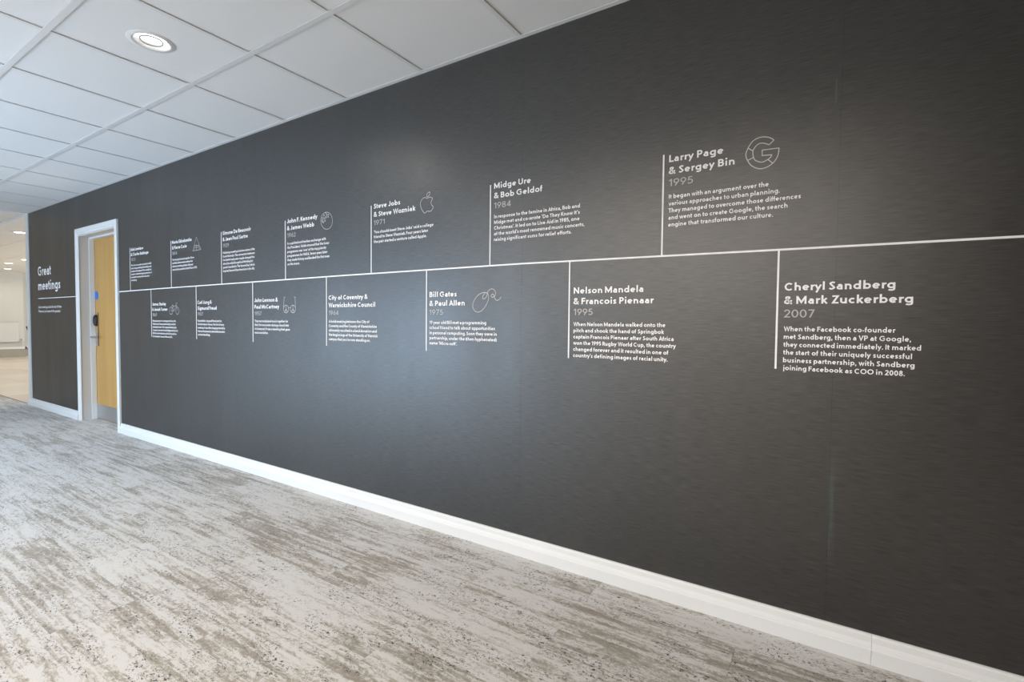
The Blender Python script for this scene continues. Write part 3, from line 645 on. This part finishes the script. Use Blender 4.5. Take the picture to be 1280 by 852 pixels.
ICONS = {
'page': [('s',[(-1818,17340),(-1976,17461),(-2225,17518),(-2475,17437),(-2640,17203),(-2703,16982),(-2642,16772),(-2518,16580),(-2303,16439),(-2073,16426),(-1838,16547),(-1694,16763),(-1652,17039)]),('l',[(-1652,17039),(-2181,17061),(-2176,16868),(-1870,16847)]),('s',[(-1870,16847),(-1909,16768),(-1998,16701),(-2141,16643),(-2267,16664),(-2417,16771),(-2472,16966),(-2459,17125),(-2324,17284),(-2158,17299),(-1969,17205)]),('l',[(-1969,17205),(-1818,17340)]),('l',[(-2631,17202),(-2462,17075)]),('l',[(-2642,16772),(-2452,16851)]),('l',[(-1998,16710),(-1838,16547)])],
'jobs': [('c',[(-17935,17379),(-18073,17431),(-18236,17417),(-18375,17280),(-18421,17113),(-18326,16861),(-18139,16640),(-18000,16679),(-17908,16710),(-17748,16675),(-17634,16713),(-17513,16886),(-17636,17002),(-17668,17159),(-17569,17316),(-17706,17408),(-17843,17402)]),('c',[(-17944,17466),(-17959,17570),(-17867,17660),(-17744,17671),(-17761,17561),(-17866,17473)])],
'gates': [('c',[(-14118,12360),(-14406,12328),(-14721,12120),(-14890,11808),(-14839,11552),(-14641,11413),(-14374,11470),(-14112,11721),(-13948,12028),(-13975,12279)]),('s',[(-14142,12349),(-14246,12247),(-14293,12151),(-14259,12053),(-14139,12090),(-14045,12223),(-13999,12376),(-13882,12489),(-13718,12523),(-13586,12442),(-13528,12288),(-13597,12175),(-13713,12120),(-13794,12198),(-13715,12273),(-13621,12214),(-13573,12060),(-13455,11970),(-13317,12017),(-13204,12136)])],
'lenn': [('c',[(-30145,11678),(-30159,11600),(-30200,11530),(-30263,11474),(-30342,11438),(-30429,11426),(-30517,11439),(-30595,11475),(-30658,11532),(-30698,11603),(-30711,11682),(-30696,11761),(-30655,11832),(-30591,11887),(-30511,11923),(-30424,11934),(-30337,11921),(-30258,11884),(-30197,11827),(-30158,11756)]),('c',[(-29388,11673),(-29402,11595),(-29442,11526),(-29503,11471),(-29580,11436),(-29665,11424),(-29750,11436),(-29827,11472),(-29888,11528),(-29927,11599),(-29940,11677),(-29926,11754),(-29885,11824),(-29823,11879),(-29746,11914),(-29660,11925),(-29575,11912),(-29499,11876),(-29439,11820),(-29401,11750)]),('l',[(-30424,11934),(-30429,11426)]),('l',[(-30426,11680),(-30618,11502)]),('l',[(-30426,11680),(-30240,11500)]),('l',[(-29660,11925),(-29665,11424)]),('l',[(-29663,11675),(-29849,11498)]),('l',[(-29663,11675),(-29481,11497)]),('l',[(-30710,11739),(-30620,12457),(-30519,12477)]),('l',[(-29388,11728),(-29418,12433),(-29533,12457)]),('s',[(-30150,11741),(-30044,11785),(-29939,11740)])],
'jfk': [('c',[(-25625,17004),(-25653,16847),(-25732,16712),(-25855,16609),(-26010,16550),(-26183,16541),(-26357,16583),(-26514,16672),(-26639,16800),(-26719,16954),(-26746,17119),(-26717,17278),(-26635,17415),(-26509,17517),(-26351,17573),(-26177,17579),(-26005,17535),(-25850,17444),(-25729,17317),(-25651,17165)]),('c',[(-26499,17248),(-26517,17214),(-26561,17204),(-26604,17224),(-26622,17261),(-26604,17295),(-26560,17305),(-26517,17286)]),('c',[(-26538,17088),(-26559,17050),(-26608,17038),(-26657,17060),(-26677,17102),(-26656,17140),(-26607,17152),(-26558,17130)]),('c',[(-26384,17410),(-26397,17384),(-26430,17377),(-26462,17391),(-26475,17420),(-26462,17445),(-26429,17452),(-26397,17438)]),('c',[(-26331,17221),(-26345,17196),(-26377,17188),(-26409,17202),(-26423,17230),(-26409,17256),(-26377,17263),(-26344,17249)]),('c',[(-26179,17277),(-26195,17248),(-26232,17239),(-26270,17256),(-26285,17288),(-26269,17317),(-26232,17326),(-26194,17309)]),('c',[(-26110,17399),(-26124,17374),(-26156,17367),(-26188,17381),(-26201,17409),(-26188,17434),(-26155,17442),(-26123,17427)]),('c',[(-25967,17398),(-25978,17377),(-26005,17371),(-26031,17383),(-26042,17406),(-26031,17427),(-26004,17433),(-25978,17421)]),('c',[(-26286,17072),(-26302,17042),(-26340,17033),(-26378,17050),(-26393,17082),(-26377,17112),(-26339,17121),(-26302,17104)]),('c',[(-25983,17270),(-25996,17245),(-26028,17238),(-26060,17252),(-26073,17280),(-26060,17305),(-26028,17313),(-25996,17298)]),('c',[(-26447,16991),(-26461,16966),(-26493,16958),(-26526,16973),(-26539,17001),(-26525,17026),(-26493,17034),(-26460,17019)]),('c',[(-26200,17520),(-26212,17499),(-26238,17492),(-26265,17505),(-26276,17528),(-26265,17549),(-26238,17555),(-26211,17543)])],
'star': [('c',[(-46378,11657),(-46396,11563),(-46442,11478),(-46512,11411),(-46599,11367),(-46695,11352),(-46790,11368),(-46875,11411),(-46942,11480),(-46983,11566),(-46996,11661),(-46977,11756),(-46931,11841),(-46860,11909),(-46772,11951),(-46676,11966),(-46582,11950),(-46497,11905),(-46431,11837),(-46390,11752)]),('c',[(-45287,11651),(-45303,11561),(-45345,11480),(-45409,11415),(-45489,11373),(-45576,11359),(-45663,11374),(-45741,11416),(-45802,11481),(-45840,11563),(-45851,11655),(-45834,11746),(-45791,11827),(-45727,11892),(-45647,11933),(-45559,11947),(-45472,11931),(-45395,11889),(-45335,11824),(-45298,11742)]),('l',[(-46686,11659),(-46340,12017),(-45758,12075),(-46172,11644),(-46686,11659)]),('l',[(-46172,11644),(-46401,12111)]),('l',[(-45568,11653),(-45797,12273),(-45575,12287)]),('l',[(-46500,12113),(-46265,12123)])],
'curie': [('l',[(-42267,17437),(-42848,16384),(-41579,16416),(-42267,17437)]),('l',[(-42281,16871),(-42293,16406)]),('l',[(-42547,16782),(-41909,16762),(-41779,16470)]),('l',[(-42547,16782),(-42680,16454)]),('l',[(-42510,16625),(-41978,16626)])],

}
# vline x, heading baseline, heading lines, year, body lines, measured widths, label
UP = [
 ('page', -0.563, 1.717, ['Larry Page', '& Sergey Bin'], '1995', ['It began with an argument over the', 'various approaches to urban planning.', 'They managed to overcome those differences', 'and went on to create Google, the search', 'engine that transformed our culture.'], [.196, .235, .091, .346, .381, .445, .406, .362], 'white wall lettering dated 1995 above the timeline with an outlined letter G icon'),
 ('midge', -1.388, 1.728, ['Midge Ure', '& Bob Geldof'], '1984', ['In response to the famine in Africa, Bob and', "Midge met and co-wrote 'Do They Know It's", "Christmas'. It led on to Live Aid in 1985, one", "of the world's most renowned music concerts,", 'raising significant sums for relief efforts.'], [.203, .264, .096, .448, .448, .447, .470, .410], 'white wall lettering dated 1984 above the timeline, five lines of small text, no icon'),
 ('jobs', -2.220, 1.730, ['Steve Jobs', '& Steve Wozniak'], '1971', ["'You should meet Steve Jobs' said a college", 'friend to Steve Wozniak. Four years later', 'the pair started a venture called Apple.'], [.208, .321, .090, .447, .411, .401], 'white wall lettering dated 1971 above the timeline with an outlined bitten apple icon'),
 ('jfk', -3.046, 1.730, ['John F. Kennedy', '& James Webb'], '1962', ['In a spirited and fearless exchange with', 'the President, Webb stressed that the lunar', "programme was 'one' of the top priority", 'programmes for NASA. Seven years later', 'they made history and landed the first man', 'on the moon.'], [.316, .284, .092, .398, .430, .400, .412, .431, .132], 'white wall lettering dated 1962 above the timeline with a cratered moon icon'),
 ('simone', -3.852, 1.724, ['Simone De Beauvoir', '& Jean Paul Sartre'], '1929', ['Following a meeting in lecture rooms of the', 'Ecole Normale. The connection between', 'the intellectual power couple changed the', 'direction of philosophical thinking for', "good. It resulted in 'The Second Sex' which", 'inspired Second Wave feminism in the 60s.'], [.377, .337, .085, .422, .421, .417, .401, .420, .420], 'white wall lettering above the timeline with six lines of small text, third from the door'),
 ('curie', -4.655, 1.720, ['Maria Sklodowska', '& Pierre Curie'], '1894', ['The two physicists met together. Pierre', 'and Maria discovered a radioactive', 'element working side by side and', 'were jointly awarded a Nobel Prize in 1903.'], [.330, .250, .085, .365, .342, .347, .411], 'white wall lettering above the timeline with a small triangle icon, second from the door'),
 ('ada', -5.462, 1.718, ['Ada Lovelace', '& Charles Babbage'], '1833', ['The first encounter at a party would', 'start a long working friendship and', 'result in the ideas of the analytical', 'engine. A pioneering programmer of', 'computers and machines was also', 'emerging.'], [.258, .363, .097, .413, .412, .413, .422, .373, .114], 'white wall lettering above the timeline nearest the door, with six short lines of text'),
]
LO = [
 ('sand', -0.157, 1.210, ['Cheryl Sandberg', '& Mark Zuckerberg'], '2007', ['When the Facebook co-founder', 'met Sandberg, then a VP at Google,', 'they connected immediately. It marked', 'the start of their uniquely successful', 'business partnership, with Sandberg', 'joining Facebook as COO in 2008.'], [.305, .350, .091, .308, .347, .372, .351, .358, .335], 'white wall lettering dated 2007 below the timeline, the largest on the right'),
 ('mand', -0.962, 1.219, ['Nelson Mandela', '& Francois Pienaar'], '1995', ['When Nelson Mandela walked onto the', 'pitch and shook the hand of Springbok', 'captain Francois Pienaar after South Africa', 'won the 1995 Rugby World Cup, the country', 'changed forever and it resulted in one of', "country's defining images of racial unity."], [.307, .350, .090, .396, .391, .429, .438, .410, .407], 'white wall lettering dated 1995 below the timeline, six lines of small text, no icon'),
 ('gates', -1.796, 1.221, ['Bill Gates', '& Paul Allen'], '1975', ['19 year old Bill met a programming', 'school friend to talk about opportunities', 'in personal computing. Soon they were in', 'partnership, under the (then hyphenated)', "name 'Micro-soft'."], [.183, .235, .093, .366, .418, .429, .429, .185], 'white wall lettering dated 1975 below the timeline with a computer mouse icon and curly cord'),
 ('city', -2.622, 1.221, ['City of Coventry &', 'Warwickshire Council'], '1964', ['A bold meeting between the City of', 'Coventry and the County of Warwickshire', 'ultimately resulted in a land donation and', 'the beginnings of the University of Warwick', "campus that you're now standing on."], [.350, .414, .092, .363, .425, .425, .432, .371], 'white wall lettering dated 1964 below the timeline, five lines of small text, no icon'),
 ('lenn', -3.437, 1.219, ['John Lennon &', 'Paul McCartney'], '1957', ['They met and played music together for', 'their first encounter during a church fete', 'in Liverpool. It was a meeting that gave', 'music revolution.'], [.280, .295, .086, .393, .401, .414, .163], 'white wall lettering dated 1957 below the timeline with a round spectacles icon'),
 ('jung', -4.241, 1.216, ['Carl Jung &', 'Sigmund Freud'], '1907', ['Psychiatrists Jung and Freud met for', 'the first time in Vienna. The first of many', 'meetings. It was a life-changing friendship', 'that saw the pioneering ideas behind modern', 'understanding.'], [.217, .288, .084, .358, .395, .404, .403, .188], 'white wall lettering below the timeline, second from the door, without any icon'),
 ('star', -5.038, 1.212, ['James Starley', '& Josiah Turner'], '1869', ['Being a pioneer in sewing machines, the', 'Starley and Turner partnership turned to', 'making bicycles. The Coventry Machinists', 'Company was to be the birthplace of the first', 'British cycle industry and of innovation', 'in transport across the world.'], [.256, .285, .087, .429, .424, .438, .462, .435, .362], 'white wall lettering below the timeline nearest the door, with a bicycle icon'),
]
def tlz(x):
    P = [(-8.2, 1.331), (-5.8, 1.3515), (-4.88, 1.357), (-2.44, 1.3645), (-1.208, 1.3640), (0.012, 1.3510), (2.0, 1.332)]
    for (a, za), (b, zb) in zip(P, P[1:]):
        if a <= x <= b: return za+(zb-za)*(x-a)/(b-a)
    return 1.35
for upper, rows_ in ((True, UP), (False, LO)):
    for key, vx, hb, head, year, body, wd, label in rows_:
        t = empty('timeline_entry', (vx, INK_Y, hb)); tag(t, label, 'wall lettering', 'timeline entries on the dark wall')
        zl = tlz(vx)
        if upper: bar(vx-.0031, vx+.0031, zl, 1.749, 'marker_line', t)
        else: bar(vx-.0031, vx+.0031, .938, zl, 'marker_line', t)
        tx = vx+.021; far = vx < -3.3; n1, n2 = (6, 4) if vx > -2.5 else (4, 2)
        for i, s in enumerate(head):
            k = Ink(); k.line(s, tx, hb-.0460*i, .0268, wd[i], .185, n1); k.build('heading_line', M_LET, t)
        k = Ink(); k.line(year, tx, hb-.0925, .0272, wd[2], .125, n1); k.build('year', M_GREY, t)['label'] = 'grey year figures'
        for i, s in enumerate(body):
            k = Ink(); k.line(s, tx+.0015, hb-.1400-.0270*i, .0165, wd[3+i], .175, n2); k.build('text_line', M_LET, t)
        if key in ICONS:
            k = Ink()
            for typ, P in ICONS[key]:
                P = [(a/1e4, b/1e4) for a, b in P]
                if typ == 's': P = spline(P, 6)
                if typ == 'c': P = spline(P, 5, True); P.append(P[0])
                k.path(P, .0030)
            k.build('icon', M_ICON, t)['label'] = 'thin grey line drawing'
# the horizontal line
tl = empty('timeline_rule', (-5.7, INK_Y, 1.35)); tag(tl, 'long thin white horizontal rule across the dark wall right of the door', 'wall lettering')
k = Ink(); cuts = [ax1+0.002, -4.88, -3.66, -2.441, -1.208, 0.012, 1.23, XR-0.01]
for a, b in zip(cuts, cuts[1:]):
    k = Ink(); k.path([(a, tlz(a)), (b, tlz(b))], .0070); k.build('rule_segment', M_LET, tl)
g = empty('title_lettering', (-8.08, INK_Y, 1.603)); tag(g, 'large white two-word title lettering on the dark wall left of the door', 'wall lettering')
k = Ink(); k.line('Great', -8.084, 1.603, .112, .465, .17, 5); k.build('heading_line', M_LET, g)
k = Ink(); k.line('meetings', -8.084, 1.432, .108, .764, .17, 5); k.build('heading_line', M_LET, g)
bar(-8.092, ax0-0.002, 1.3275, 1.3345, 'marker_line', g)
k = Ink(); k.line('Some meetings stand the test of time.', -8.095, 1.214, .030, .80, .15, 3); k.build('text_line', M_LET, g)
k = Ink(); k.line('These are just some of the greatest.', -8.095, 1.164, .030, .765, .15, 3); k.build('text_line', M_LET, g)
